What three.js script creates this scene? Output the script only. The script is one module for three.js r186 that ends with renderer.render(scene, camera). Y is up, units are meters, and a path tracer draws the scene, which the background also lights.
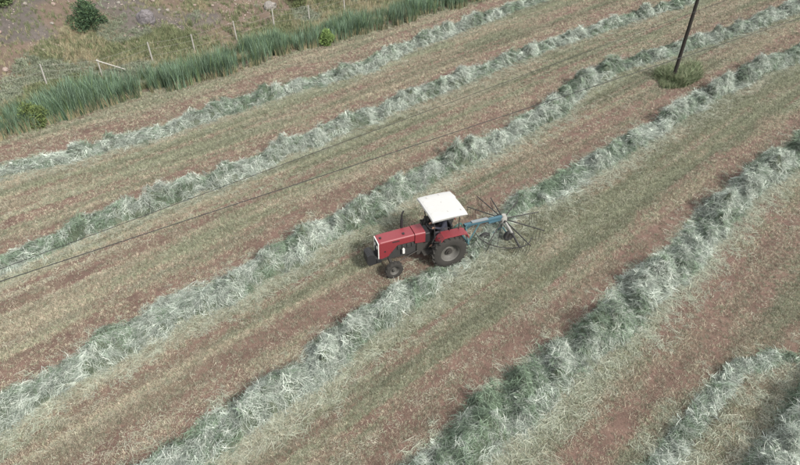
import * as THREE from 'three';
import { mergeGeometries } from 'three/addons/utils/BufferGeometryUtils.js';
import { RoundedBoxGeometry } from 'three/addons/geometries/RoundedBoxGeometry.js';
import { MarchingCubes } from 'three/addons/objects/MarchingCubes.js';

// ---------------------------------------------------------------- camera, sky, sun, exposure
const scene = new THREE.Scene();
const camera = new THREE.PerspectiveCamera(44.73, 1024 / 595, 0.1, 2000);
camera.position.set(0, 15.5, 0);
camera.rotation.set(-THREE.MathUtils.degToRad(38.3), 0, 0);
const renderer = new THREE.WebGLRenderer({ antialias: true });
renderer.setSize(1024, 595);
renderer.toneMapping = THREE.LinearToneMapping;
renderer.toneMappingExposure = 3.75;
renderer.shadowMap.enabled = true;

{ // thin bright overcast: one smooth layer of cloud, a little brighter overhead
  const w = 256, h = 128, d = new Float32Array(w * h * 4);
  for (let j = 0; j < h; j++) for (let i = 0; i < w; i++) {
    const el = ((j + 0.5) / h - 0.5) * Math.PI, k = (j * w + i) * 4;
    const l = el > 0 ? 0.4 * (0.5 + 0.5 * Math.sin(el)) : 0.14;
    d[k] = l * 0.98; d[k + 1] = l * 1.0; d[k + 2] = l * 1.04; d[k + 3] = 1;
  }
  const sky = new THREE.DataTexture(d, w, h, THREE.RGBAFormat, THREE.FloatType);
  sky.mapping = THREE.EquirectangularReflectionMapping; sky.magFilter = THREE.LinearFilter; sky.needsUpdate = true;
  scene.background = sky; scene.environment = sky;
}
const sun = new THREE.DirectionalLight(new THREE.Color(1, 0.965, 0.9), 1.5);
sun.position.set(29, 33, 3); sun.target.position.set(4, 0, -24);
sun.castShadow = true; sun.shadow.radius = 20; sun.shadow.mapSize.set(4096, 4096);
Object.assign(sun.shadow.camera, { left: -60, right: 60, top: 60, bottom: -60, near: 1, far: 200 });
scene.add(sun, sun.target);

// ---------------------------------------------------------------- helpers
let seed = 12345;
const R = () => { seed = (seed + 0x6D2B79F5) | 0; let t = Math.imul(seed ^ (seed >>> 15), 1 | seed); t = (t + Math.imul(t ^ (t >>> 7), 61 | t)) ^ t; return ((t ^ (t >>> 14)) >>> 0) / 4294967296; };
const rr = (a, b) => a + (b - a) * R();
const gauss = () => (R() + R() + R() + R() - 2) * 1.73;
const clamp = (x, a = 0, b = 1) => Math.min(b, Math.max(a, x));
const sst = (a, b, x) => { const k = clamp((x - a) / (b - a)); return k * k * (3 - 2 * k); };
const lerp = (a, b, k) => a + (b - a) * k;
const hash = (i, j) => { let h = Math.imul(i, 374761393) + Math.imul(j, 668265263) | 0; h = Math.imul(h ^ (h >>> 13), 1274126177); return ((h ^ (h >>> 16)) >>> 0) / 4294967296; };
function vn(x, y) { const i = Math.floor(x), j = Math.floor(y); let u = x - i, v = y - j; u = u * u * (3 - 2 * u); v = v * v * (3 - 2 * v); return lerp(lerp(hash(i, j), hash(i + 1, j), u), lerp(hash(i, j + 1), hash(i + 1, j + 1), u), v); }
const fbm = (x, y, o = 3) => { let a = 0.5, s = 0, n = 0; for (let k = 0; k < o; k++) { s += a * vn(x, y); n += a; a *= 0.5; x = x * 2.03 + 17.3; y = y * 2.03 + 9.1; } return s / n; };
const col = (r, g, b) => new THREE.Color().setRGB(r, g, b);
const std = (c, roughness = 0.9, o = {}) => new THREE.MeshStandardMaterial({ color: c, roughness, side: THREE.DoubleSide, ...o });

const used = {};
function numbered(n) { const k = used[n] = (used[n] ?? -1) + 1; return k ? `${n}_${String(k).padStart(3, '0')}` : n; }
function shadows(o) { o.castShadow = o.receiveShadow = true; return o; }
function mesh(name, geo, mat, parent = scene) {
  const m = shadows(new THREE.Mesh(Array.isArray(geo) ? mergeGeometries(geo.map(plain)) : geo, mat));
  m.name = parent === scene ? numbered(name) : name; parent.add(m); return m;
}
function plain(g) { g = g.index ? g.toNonIndexed() : g; for (const k of Object.keys(g.attributes)) if (!['position', 'normal', 'uv'].includes(k)) g.deleteAttribute(k); if (!g.attributes.uv) g.setAttribute('uv', new THREE.Float32BufferAttribute(new Float32Array(g.attributes.position.count * 2), 2)); return g; }
function thing(name, label, category, pos = [0, 0, 0], turn = 0, group) {
  const g = new THREE.Group(); g.name = numbered(name); g.position.set(...pos); g.rotation.y = turn; scene.add(g); tag(g, label, category, group); return g;
}
function tag(o, label, category, group, kind) { Object.assign(o.userData, { label, category }); if (group) o.userData.group = group; if (kind) o.userData.kind = kind; return o; }
const box = (x0, x1, y0, y1, z0, z1, r = 0.015) => { const g = new RoundedBoxGeometry(x1 - x0, y1 - y0, z1 - z0, 2, Math.min(r, (x1 - x0) / 2.1, (y1 - y0) / 2.1, (z1 - z0) / 2.1)); g.translate((x0 + x1) / 2, (y0 + y1) / 2, (z0 + z1) / 2); return g; };
const V = (x, y, z) => new THREE.Vector3(x, y, z);
function bar(a, b, r, r2 = r, n = 8) { a = V(...a); b = V(...b); const d = b.clone().sub(a), g = new THREE.CylinderGeometry(r2, r, d.length(), n); g.applyQuaternion(new THREE.Quaternion().setFromUnitVectors(V(0, 1, 0), d.clone().normalize())); g.translate(...a.add(b).multiplyScalar(0.5).toArray()); return g; }
function beam(a, b, w, h) { a = V(...a); b = V(...b); const d = b.clone().sub(a), g = new RoundedBoxGeometry(d.length(), h, w, 1, Math.min(w, h) * 0.12); const x = d.clone().normalize(), z = x.clone().cross(V(0, 1, 0)).normalize(), y = z.clone().cross(x); g.applyMatrix4(new THREE.Matrix4().makeBasis(x, y, z)); g.translate(...a.add(b).multiplyScalar(0.5).toArray()); return g; }
const tube = (pts, r, n = 24, m = 8) => new THREE.TubeGeometry(new THREE.CatmullRomCurve3(pts.map(p => V(...p))), n, r, m, false);
const cylZ = (r, z0, z1, x = 0, y = 0, n = 24) => { const g = new THREE.CylinderGeometry(r, r, z1 - z0, n); g.rotateX(Math.PI / 2); g.translate(x, y, (z0 + z1) / 2); return g; };
function extrude(pts, z0, z1, bevel = 0.015) { const s = new THREE.Shape(pts.map(p => new THREE.Vector2(...p))), g = new THREE.ExtrudeGeometry(s, { depth: z1 - z0 - 2 * bevel, bevelEnabled: bevel > 0, bevelSize: bevel, bevelThickness: bevel, bevelSegments: 2, bevelOffset: -bevel }); g.translate(0, 0, z0 + bevel); return g; }

// field axes: s runs along the hay rows (away to the right), t across them (towards the camera)
const A = THREE.MathUtils.degToRad(41), CA = Math.cos(A), SA = Math.sin(A);
const toX = (s, t) => s * CA + t * SA, toZ = (s, t) => -s * SA + t * CA;
const toS = (x, z) => x * CA - z * SA, toT = (x, z) => x * SA + z * CA;
const EDGE = -38.2;                                    // back of the green crop strip: foot of the slope
function hill(t) { const d = EDGE - t; if (d <= 0) return 0; if (d < 3) return d * d / 30 + 0.08 * d; return d < 26 ? 0.54 + 0.5 * (d - 3) : 12.04 + 0.06 * (d - 26); }
function height(s, t) {
  const n = (fbm(s * 0.35, t * 0.8, 3) - 0.5) * 0.07;
  const d = EDGE - t, rough = d > 0 ? Math.min(1, d / 4) : 0;
  const tr = Math.hypot(s - 14, t + 12.4);             // level ground where the tractor stands
  return hill(t) + n * sst(2, 5, tr) + rough * ((fbm(s * 0.45 + 40, t * 0.45, 4) - 0.5) * 0.9 + (fbm(s * 2.1, t * 2.1, 2) - 0.5) * 0.14);
}
function rowFn(pts) { return s => { if (s <= pts[0][0]) return pts[0][1]; for (let i = 1; i < pts.length; i++) if (s <= pts[i][0]) { const k = (s - pts[i - 1][0]) / (pts[i][0] - pts[i - 1][0]), q = k * k * (3 - 2 * k); return lerp(pts[i - 1][1], pts[i][1], q); } return pts[pts.length - 1][1]; }; }
const rows = [
  [[-12, -33], [-1.8, -32.21], [0.7, -31.93], [5.4, -30.99], [11.1, -30.75], [16.2, -30.86], [21.9, -30.44], [31.1, -31.61], [36.1, -32.03], [43.2, -32.49], [52.8, -33.35], [64, -34]],
  [[-12, -24.2], [-3.0, -24.07], [0.9, -23.88], [3.2, -24.39], [5.4, -24.05], [10.5, -23.91], [12.9, -24.31], [21.2, -24.41], [32.0, -24.77], [39.6, -24.56], [45.8, -23.97], [53.8, -23.32], [64.9, -22.86], [76, -22.4]],
  [[-12, -15.6], [-4.2, -15.91], [-1.1, -16.32], [1.4, -16.42], [3.4, -16.8], [5.3, -16.46], [10.4, -16.97], [14.8, -17.05], [17.9, -17.49], [22.5, -17.42], [27.4, -17.74], [33, -18.9], [36, -19.0], [39.8, -18.26], [45.5, -17.36], [52.4, -16.56], [61.3, -15.97], [78, -15.0]],
  [[-10, -10.9], [-1.2, -10.91], [1.9, -10.96], [5.2, -11.05], [7.5, -11.39], [10.8, -11.57], [14.2, -11.84], [18.5, -12.66], [21.2, -12.41], [26.2, -12.49], [36.8, -12.39], [42.1, -12.18], [48.6, -11.37], [59.2, -10.65], [70, -10]],
  [[-6, -5.6], [5.2, -5.57], [9.1, -5.72], [12.8, -5.78], [14.9, -5.58], [17.4, -5.83], [20.4, -5.76], [22.7, -6.05], [25.6, -6.27], [29.2, -6.19], [33.7, -5.96], [41.6, -5.45], [54, -5]],
].map(rowFn);
const inView = (x, z, m = 4) => z < -5 && z > -66 && Math.abs(x) < 11.7 + (-z - 8.7) * 0.56 + m;

// what lies on the field at (s, t): amount of bare red soil, of fresh green, of pale straw litter
function cover(s, t) {
  let k = 0; while (k < 5 && t > rows[k](s)) k++;
  const up = k ? t - rows[k - 1](s) : t + 38.2, dn = k < 5 ? rows[k](s) - t : Math.max(2.5, 4.5 - up), w = up + dn;
  const wob = (fbm(s * 0.16, t * 0.5 + 30, 3) - 0.5), streak = fbm(s * 0.04 + 5, t * 2.4, 3), spots = fbm(s * 0.9, t * 1.6 + 70, 3);
  let soil = sst(-0.2, 0.3, dn) * (1 - sst(1.5, 2.6, dn + wob * 2.6));                       // strip swept clean by the rake
  for (const f of [0.36, 0.64]) soil = Math.max(soil, 0.62 * (1 - sst(0.16, 0.34, Math.abs(up - w * f + wob * 0.5))) * sst(0.34, 0.52, fbm(s * 0.07 + f * 90, k * 3.1, 2)));   // wheel tracks
  soil = Math.max(soil, 0.85 * sst(0.54, 0.66, streak) * sst(0.9, 1.5, up));
  if (k === 0) soil = dn < 3.6 ? Math.max(0.95 * sst(0.5, 1.2, dn) * (1 - sst(2.9, 3.5, dn + wob)), 0.3) : 0.35;
  if (k === 5) soil = Math.max(0.8 * sst(0.5, 0.64, fbm(s * 0.12 + 3, t * 0.9, 3)), 0.85 * (1 - sst(0.3, 1.3, Math.abs(up - 2.6 + wob))));
  for (const [bs, bt, rs, rt] of [[28.5, -14.9, 6, 0.8], [6.5, -13.3, 4.5, 0.7], [9.5, -7.6, 5, 0.75], [19, -4, 5, 0.8], [36.3, -14.4, 1.6, 0.9]]) { const q = Math.hypot((s - bs) / rs, (t - bt) / rt) + (spots - 0.5) * 0.9; soil = Math.max(soil, 1 - sst(0.6, 1.25, q)); }
  soil = clamp(soil + (spots - 0.5) * 0.95 * (soil > 0.05 ? 1 : 0.35));
  let green = sst(0.40, 0.58, fbm(s * 0.12 + 11, t * 0.8 + 4, 3)) * sst(0.5, 1.1, up) * (1 - sst(0.5, 0.85, up / w)) * 0.8;
  if (k === 4) green = Math.max(green, sst(0.38, 0.54, fbm(s * 0.3 + 2, t * 0.7, 3)) * (1 - sst(0.55, 0.75, up / w)));
  const litter = clamp(1.1 - Math.min(up, dn * 1.8) / 1.2) * 0.9 + sst(0.6, 0.72, fbm(s * 0.07 + 31, t * 3.2, 3)) * 0.8;
  return { soil, green: clamp(green) * (1 - soil), litter: clamp(litter), k, up, dn, spots };
}

// ---------------------------------------------------------------- ground
function grain(size, draw) { const c = document.createElement('canvas'); c.width = c.height = size; const x = c.getContext('2d'); draw(x, size); const t = new THREE.CanvasTexture(c); t.wrapS = t.wrapT = THREE.RepeatWrapping; return t; }
function speckle(x, n) { // crumbs and bits of straw, wrapped at the borders
  x.fillStyle = 'rgb(196,194,192)'; x.fillRect(0, 0, n, n);
  for (let i = 0; i < 26000; i++) { const g = Math.floor(rr(90, 255)), r = rr(0.8, 4.2); x.fillStyle = `rgba(${g},${g - 4},${g - 8},0.5)`; x.beginPath(); x.arc(R() * n, R() * n, r, 0, 7); x.fill(); }
  for (let i = 0; i < 9000; i++) { const a = R() * 7, l = rr(5, 26), px = R() * n, py = R() * n, g = Math.floor(rr(170, 255)); x.strokeStyle = `rgba(${g},${g},${g - 12},0.7)`; x.lineWidth = rr(0.8, 2.2); x.beginPath(); x.moveTo(px, py); x.lineTo(px + Math.cos(a) * l, py + Math.sin(a) * l); x.stroke(); }
}
const dirt = grain(1024, speckle); dirt.colorSpace = THREE.SRGBColorSpace; dirt.anisotropy = 8;
const dirtBump = grain(1024, speckle);
const groundMat = new THREE.MeshStandardMaterial({ vertexColors: true, map: dirt, bumpMap: dirtBump, bumpScale: 0.03, roughness: 1, side: THREE.DoubleSide });
const RED = [0.258, 0.168, 0.136], RED2 = [0.18, 0.116, 0.093], TAN = [0.255, 0.216, 0.15], GRN = [0.18, 0.182, 0.115], PALE = [0.34, 0.32, 0.25], BANK = [0.22, 0.165, 0.13], BANK2 = [0.165, 0.145, 0.135], DRY = [0.26, 0.215, 0.135];
const mix3 = (a, b, k) => [lerp(a[0], b[0], k), lerp(a[1], b[1], k), lerp(a[2], b[2], k)];
function groundColour(s, t) {
  const v = fbm(s * 1.7 + 3, t * 1.7, 3), f = vn(s * 9, t * 9);
  if (t < EDGE) {
    const d = EDGE - t, bare = sst(0.45, 0.6, fbm(s * 0.3 + 20, t * 0.4, 3) + clamp((d - 5) * 0.07, -0.3, 0.15));
    let c = mix3(GRN, DRY, sst(0.35, 0.65, fbm(s * 0.5, t * 0.5 + 7, 3)));
    c = mix3(c, mix3(BANK, BANK2, sst(0.5, 0.62, fbm(s * 0.22 + 60, t * 0.3, 3))), bare);
    return c.map(q => q * (0.75 + 0.5 * v) * (0.85 + 0.3 * f));
  }
  const c = cover(s, t);
  let g = mix3(TAN, PALE, c.litter * 0.5);
  g = mix3(g, GRN, c.green * 0.7);
  g = mix3(g, mix3(RED, RED2, sst(0.4, 0.65, v)), clamp(c.soil * 1.1));
  return g.map(q => q * (0.8 + 0.4 * v) * (0.85 + 0.3 * f));
}
function axis(lo, hi, fine0, fine1, step) { // fine in the middle, growing steps outside
  const a = []; let x = fine0; for (; x < fine1; x += step) a.push(x); let d = step; while (x < hi) { a.push(x); d *= 1.25; x += d; } a.push(hi);
  const b = []; x = fine0; d = step; while (true) { d *= 1.25; x -= d; if (x <= lo) break; b.push(x); } b.push(lo);
  return b.reverse().concat(a);
}
function sheet(name, S, T, mat) {
  const n = S.length, m = T.length, p = new Float32Array(n * m * 3), c = new Float32Array(n * m * 3), uv = new Float32Array(n * m * 2), ix = new Uint32Array((n - 1) * (m - 1) * 6);
  let q = 0;
  for (let j = 0; j < m; j++) for (let i = 0; i < n; i++) {
    const k = j * n + i, s = S[i], t = T[j], x = toX(s, t), z = toZ(s, t);
    p.set([x, height(s, t), z], k * 3); c.set(groundColour(s, t), k * 3); uv.set([x / 2.6, -z / 2.6], k * 2);
    if (i && j) { ix.set([k - n - 1, k - 1, k, k - n - 1, k, k - n], q); q += 6; }
  }
  const g = new THREE.BufferGeometry(); g.setAttribute('position', new THREE.BufferAttribute(p, 3)); g.setAttribute('color', new THREE.BufferAttribute(c, 3)); g.setAttribute('uv', new THREE.BufferAttribute(uv, 2)); g.setIndex(new THREE.BufferAttribute(ix, 1)); g.computeVertexNormals();
  const o = mesh(name, g, mat); o.userData.kind = 'structure'; return o;
}
tag(sheet('field', axis(-700, 700, -9, 68, 0.16), axis(EDGE, 700, EDGE, 5, 0.14).filter(t => t >= EDGE), groundMat), 'mown field of red soil and tan stubble', 'field');
tag(sheet('hillside', axis(-700, 700, -4, 46, 0.16), axis(-700, EDGE, -56, EDGE - 0.07, 0.16), groundMat), 'brown stony slope rising behind the wire fence', 'hillside');

// ---------------------------------------------------------------- blades
// a bunch of strands, each a thin bent ribbon; tones gives [r, g, b] multipliers per strand
function ribbons(list) { // each: {p: [points], w, c}
  const P = [], C = [], I = [];
  for (const { p, w, c, side } of list) {
    const n = p.length, b = P.length / 3;
    for (let i = 0; i < n; i++) {
      const k = w * (1 - 0.75 * (i / (n - 1)) ** 2);
      P.push(p[i][0] - side[0] * k, p[i][1] - side[1] * k, p[i][2] - side[2] * k, p[i][0] + side[0] * k, p[i][1] + side[1] * k, p[i][2] + side[2] * k);
      C.push(...c, ...c);
      if (i) { const a = b + i * 2; I.push(a - 2, a - 1, a + 1, a - 2, a + 1, a); }
    }
  }
  const g = new THREE.BufferGeometry(); g.setAttribute('position', new THREE.Float32BufferAttribute(P, 3)); g.setAttribute('color', new THREE.Float32BufferAttribute(C, 3)); g.setIndex(I); g.computeVertexNormals(); return g;
}
const bladeMat = new THREE.MeshStandardMaterial({ vertexColors: true, roughness: 0.85, side: THREE.DoubleSide });
const tone = (c, v) => { const k = 1 + gauss() * v; return [c[0] * k, c[1] * k, c[2] * k]; };
function hayTuft(n, colours, len, wid, arch) {
  return ribbons(Array.from({ length: n }, () => {
    const a = gauss() * 0.75, l = len * rr(0.5, 1.15), dx = Math.cos(a), dz = Math.sin(a), x = rr(-0.16, 0.12), z = rr(-0.15, 0.15), y = rr(0, 0.06), h = arch * rr(0.2, 1.3), bend = gauss() * 0.05, roll = rr(-0.7, 0.7);
    const p = []; for (let i = 0; i <= 4; i++) { const k = i / 4; p.push([x + dx * l * (k - 0.3) - dz * bend * k * k, y + h * (4 * k * (1 - k)) - 0.03 * k - (k > 0.8 ? 0.03 : 0), z + dz * l * (k - 0.3) + dx * bend * k * k]); }
    return { p, w: wid * rr(0.6, 1.2), c: tone(colours[Math.floor(R() * colours.length)], 0.2), side: [-dz * Math.cos(roll), Math.sin(roll), dx * Math.cos(roll)] };
  }));
}
function standing(n, colours, h, wid, rad, lean, droop = 0) {
  return ribbons(Array.from({ length: n }, () => {
    const a = R() * 6.283, r = rad * Math.sqrt(R()), x = Math.cos(a) * r, z = Math.sin(a) * r, l = h * rr(0.55, 1.1), b = R() * 6.283, le = lean * rr(0.2, 1.2), f = R() * 6.283;
    const p = []; const n = droop ? 5 : 3; for (let i = 0; i < n; i++) { const k = i / (n - 1); p.push([x + Math.cos(b) * l * le * k * k, l * (k - droop * k * k * k), z + Math.sin(b) * l * le * k * k]); }
    return { p, w: wid * rr(0.6, 1.2), c: tone(colours[Math.floor(R() * colours.length)], 0.14), side: [Math.cos(f), 0, Math.sin(f)] };
  }));
}
function scatter(name, parent, geos, places) { // places: [x, y, z, turn, scale, tilt x, tilt z, tint]; shared out over the variants, one InstancedMesh each
  const out = [], q = new THREE.Quaternion(), e = new THREE.Euler(), M = new THREE.Matrix4(), v = new THREE.Vector3(), sc = new THREE.Vector3(), c = new THREE.Color();
  geos.forEach((g, gi) => {
    const mine = places.filter((_, i) => i % geos.length === gi), im = shadows(new THREE.InstancedMesh(g, bladeMat, mine.length));
    mine.forEach((p, i) => { e.set(p[5] || 0, p[3], p[6] || 0, 'YXZ'); q.setFromEuler(e); M.compose(v.set(p[0], p[1], p[2]), q, sc.setScalar(p[4])); im.setMatrixAt(i, M); const t = p[7] || [1, 1, 1]; im.setColorAt(i, c.setRGB(t[0], t[1], t[2])); });
    im.name = parent === scene ? numbered(name) : name; im.userData.kind = 'stuff'; parent.add(im); out.push(im);
  });
  return out;
}

// stubble and straw litter over the whole field
const ST = [[0.375, 0.325, 0.235], [0.31, 0.27, 0.195], [0.22, 0.185, 0.135], [0.44, 0.39, 0.295], [0.14, 0.12, 0.085], [0.27, 0.255, 0.175]], SG = [[0.18, 0.20, 0.125], [0.235, 0.25, 0.165], [0.30, 0.30, 0.21], [0.37, 0.35, 0.26], [0.125, 0.14, 0.085]], SP = [[0.42, 0.40, 0.315], [0.46, 0.45, 0.37], [0.36, 0.34, 0.25], [0.30, 0.31, 0.235]];
{
  const tan = [], grn = [], lit = [];
  for (let i = 0; i < 1150000; i++) {
    const d = R(), z = -5.5 - 60 * Math.pow(d, 1.45), half = 11.7 + (-z - 8.7) * 0.56 + 4, x = rr(-half, half), s = toS(x, z), t = toT(x, z);
    if (t < -36.4) continue;
    const c = cover(s, t), y = height(s, t);
    const row = Math.min(c.up, c.dn > 0 ? c.dn : 9);
    const far = clamp((-z - 13) / 40), sc = rr(0.6, 1.0) * (1 + 0.85 * far), dry = fbm(s * 0.035 + 60, t * 3.4, 3), old = 0.82 + 0.36 * sst(0.25, 0.75, dry);   // drill rows dried to differing tones
    const patch = fbm(s * 0.45 + 9, t * 2.6, 3), dens = (1 - 0.8 * c.soil) * (0.45 + 0.75 * sst(0.3, 0.6, patch));
    if (R() < dens && row > 0.35) (R() < c.green * 0.95 + 0.16 ? grn : tan).push([x, y - 0.008, z, R() * 6.28, sc, gauss() * 0.12, gauss() * 0.12, tone([old * 1.02, old * 1.01, old * 1.04], 0.24)]);
    if (R() < (0.012 + 0.2 * c.litter) * (1 - 0.85 * c.soil)) lit.push([x, y + rr(0, 0.02), z, A + gauss() * 0.9, sc, gauss() * 0.08, gauss() * 0.08, tone([0.86, 0.86, 0.84], 0.14)]);
  }
  const litter = (n, c, l) => hayTuft(n, c, l, 0.0055, 0.02);
  const mk = (name, geos, places, label, cat) => scatter(name, scene, geos, places).forEach(o => tag(o, label, cat, label, 'stuff'));
  mk('stubble', [0, 1, 2].map(() => standing(13, ST, 0.065, 0.0058, 0.075, 0.9)), tan, 'tan cut stubble covering the mown field', 'stubble');
  mk('green_stubble', [0, 1].map(() => standing(13, SG, 0.075, 0.0058, 0.075, 0.9)), grn, 'green regrowth between the stubble on the field', 'stubble');
  mk('straw_litter', [0, 1, 2].map(() => litter(9, SP, 0.15)), lit, 'loose pale straw strewn over the field', 'straw');
  console.log('stubble', tan.length, grn.length, lit.length);
}

// ---------------------------------------------------------------- hay rows
const HP = [[0.38, 0.415, 0.36], [0.31, 0.35, 0.30], [0.24, 0.28, 0.235], [0.47, 0.495, 0.44], [0.16, 0.195, 0.155]], HG = [[0.13, 0.18, 0.12], [0.095, 0.14, 0.09], [0.19, 0.245, 0.18], [0.075, 0.11, 0.065]];
const LP = [[0.33, 0.36, 0.28], [0.28, 0.305, 0.23], [0.37, 0.38, 0.30], [0.21, 0.24, 0.17]];
const paleTufts = [0, 1, 2, 3, 4].map(() => hayTuft(18, HP, 0.52, 0.0058, 0.04)), greenTufts = [0, 1, 2].map(() => hayTuft(15, HG, 0.48, 0.007, 0.04));
const looseTufts = [0, 1, 2].map(() => hayTuft(12, LP, 0.34, 0.0042, 0.015));
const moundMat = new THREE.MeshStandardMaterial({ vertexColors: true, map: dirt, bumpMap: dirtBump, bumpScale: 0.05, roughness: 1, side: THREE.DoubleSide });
function hayRow(label, centre, s0, s1, half, high, dens, sx, amp = () => 1) {
  const g = thing('hay_row', label, 'hay row', [toX((s0 + s1) / 2, centre((s0 + s1) / 2)), 0, toZ((s0 + s1) / 2, centre((s0 + s1) / 2))]);
  const ox = g.position.x, oz = g.position.z;
  // surface of the heap: raked humps that lean over towards the camera side
  const top = (s, q) => { // q -1..1 across
    const hump = fbm(s * 1.15 + q * 0.8 + sx, 3.1 + sx + q * 0.3, 2), lump = fbm(s * 2.6 + sx, q * 1.6 + sx * 3, 2), fine = fbm(s * 7, q * 4 + sx, 2);
    const prof = Math.max(0, 1 - Math.abs(q - 0.1) ** 1.9 * (q < 0.1 ? 0.83 : 1.23));
    const end = sst(s0, s0 + 0.8, s) * (1 - sst(s1 - 0.8, s1, s));
    return high * 1.0 * amp(s) * end * prof * (0.12 + 1.65 * sst(0.2, 0.8, hump)) * (0.35 + 1.3 * lump) * (0.6 + 0.8 * fine);
  };
  const wid = s => half * (0.5 + 0.85 * fbm(s * 0.75 + sx, 8.2, 3)) * (0.6 + 0.4 * amp(s));
  const mid = s => centre(s) + (fbm(s * 0.7 + 50 + sx, 1.7, 2) - 0.5) * 0.5;
  const at = (s, q) => { const t = mid(s) + q * wid(s); return [toX(s, t), height(s, t) - 0.03 + top(s, q), toZ(s, t)]; };
  const n = Math.ceil((s1 - s0) / 0.12), m = 18, P = [], C = [], U = [], I = [];
  for (let i = 0; i <= n; i++) for (let j = 0; j <= m; j++) {
    const s = s0 + (s1 - s0) * i / n, q = j / m * 2 - 1, p = at(s, q), v = fbm(s * 3 + sx, q * 3, 3);
    P.push(p[0] - ox, p[1], p[2] - oz); U.push(p[0] / 1.7, -p[2] / 1.7); C.push(...mix3([0.11, 0.145, 0.095], [0.20, 0.235, 0.17], sst(0.35, 0.65, v)));  // dull green hay, darkened so the gaps between strands carry painted shade
    if (i && j) { const k = i * (m + 1) + j, u = k - m - 1; I.push(u - 1, k, k - 1, u - 1, u, k); }
  }
  const geo = new THREE.BufferGeometry(); geo.setAttribute('position', new THREE.Float32BufferAttribute(P, 3)); geo.setAttribute('color', new THREE.Float32BufferAttribute(C, 3)); geo.setAttribute('uv', new THREE.Float32BufferAttribute(U, 2)); geo.setIndex(I); geo.computeVertexNormals();
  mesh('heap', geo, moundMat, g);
  const pale = [], green = [], loose = [];
  const N = Math.round((s1 - s0) * dens);
  for (let i = 0; i < N; i++) {
    const s = rr(s0, s1), q = clamp(gauss() * 0.55, -1.05, 1.05), p = at(s, q);
    if (!inView(p[0], p[2], 4)) continue;
    if (R() > 0.25 + 0.75 * amp(s)) continue;
    const e = 0.06, pu = at(s, clamp(q - e, -1, 1)), pd = at(s, clamp(q + e, -1, 1)), slope = Math.atan2(pd[1] - pu[1], 2 * e * wid(s));
    // strands trail over the heap, most of them combed across it by the rake
    const swirl = (fbm(s * 0.9 + sx + 9, q * 0.8, 2) - 0.5) * 4.4, yaw = A - Math.PI / 2 + swirl + gauss() * 0.5;
    const freshShade = fbm(s * 0.55 + sx * 2 + 3, q * 0.9 + 5, 3) + (R() - 0.5) * 0.5 - q * 0.1;  // fresh patches, plus extra green on the far side as painted shade
    const far = clamp((-p[2] - 12) / 40), sc = rr(0.58, 1.02) * (1 + 0.5 * far);
    const tint = tone([1, 1, 1], 0.3);
    (freshShade > 0.57 ? green : pale).push([p[0] - ox, p[1] + rr(-0.02, 0.05), p[2] - oz, yaw, sc, gauss() * 0.38, slope * Math.cos(swirl) + gauss() * 0.36, tint]);
  }
  for (let i = 0; i < N * 0.4; i++) { // thin scatter either side
    const s = rr(s0, s1), w = wid(s), t = mid(s) + (R() < 0.25 ? -0.75 : 1) * (w * 0.75 + Math.abs(gauss()) * 0.55), x = toX(s, t), z = toZ(s, t);
    if (inView(x, z, 4)) loose.push([x - ox, height(s, t) + rr(0, 0.03), z - oz, R() * 6.28, rr(0.6, 1.2), gauss() * 0.08, gauss() * 0.08, tone([1, 1, 1], 0.1)]);
  }
  scatter('pale_hay', g, paleTufts, pale); scatter('green_hay', g, greenTufts, green); scatter('loose_hay', g, looseTufts, loose);
}
hayRow('farthest hay row, running alongside the green crop strip', rows[0], -10, 60, 0.8, 0.36, 110, 1.3);
hayRow('second hay row from the green crop strip, unbroken', rows[1], -11, 74, 0.74, 0.36, 110, 4.7);
hayRow('thick hay row passing just behind the tractor canopy and behind the leaning pole', rows[2], -11, 76, 0.78, 0.43, 155, 9.2);
hayRow('hay row that the tractor straddles and the rake works on', rows[3], -8, 68, 0.68, 0.4, 165, 13.9, s => 1 - 0.72 * sst(10.5, 12.2, s) * (1 - sst(17.6, 19.4, s)));
hayRow('tall near hay row on the camera side of the tractor', rows[4], -4, 52, 0.8, 0.48, 215, 17.1);
hayRow('thin low hay trail in the near right corner of the field', rowFn([[4, -1.2], [10, -1.43], [11.9, -1.61], [14.7, -1.74], [16.4, -1.75], [17.6, -1.3], [19.5, 0.2]]), 5, 19.6, 0.34, 0.12, 75, 21.3);
hayRow('hay row cut off by the bottom right corner of the picture', rowFn([[8, 0.55], [12.1, 0.5], [16.6, 0.5], [22, 0.6]]), 8, 24, 0.6, 0.42, 210, 25.9);

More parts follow.
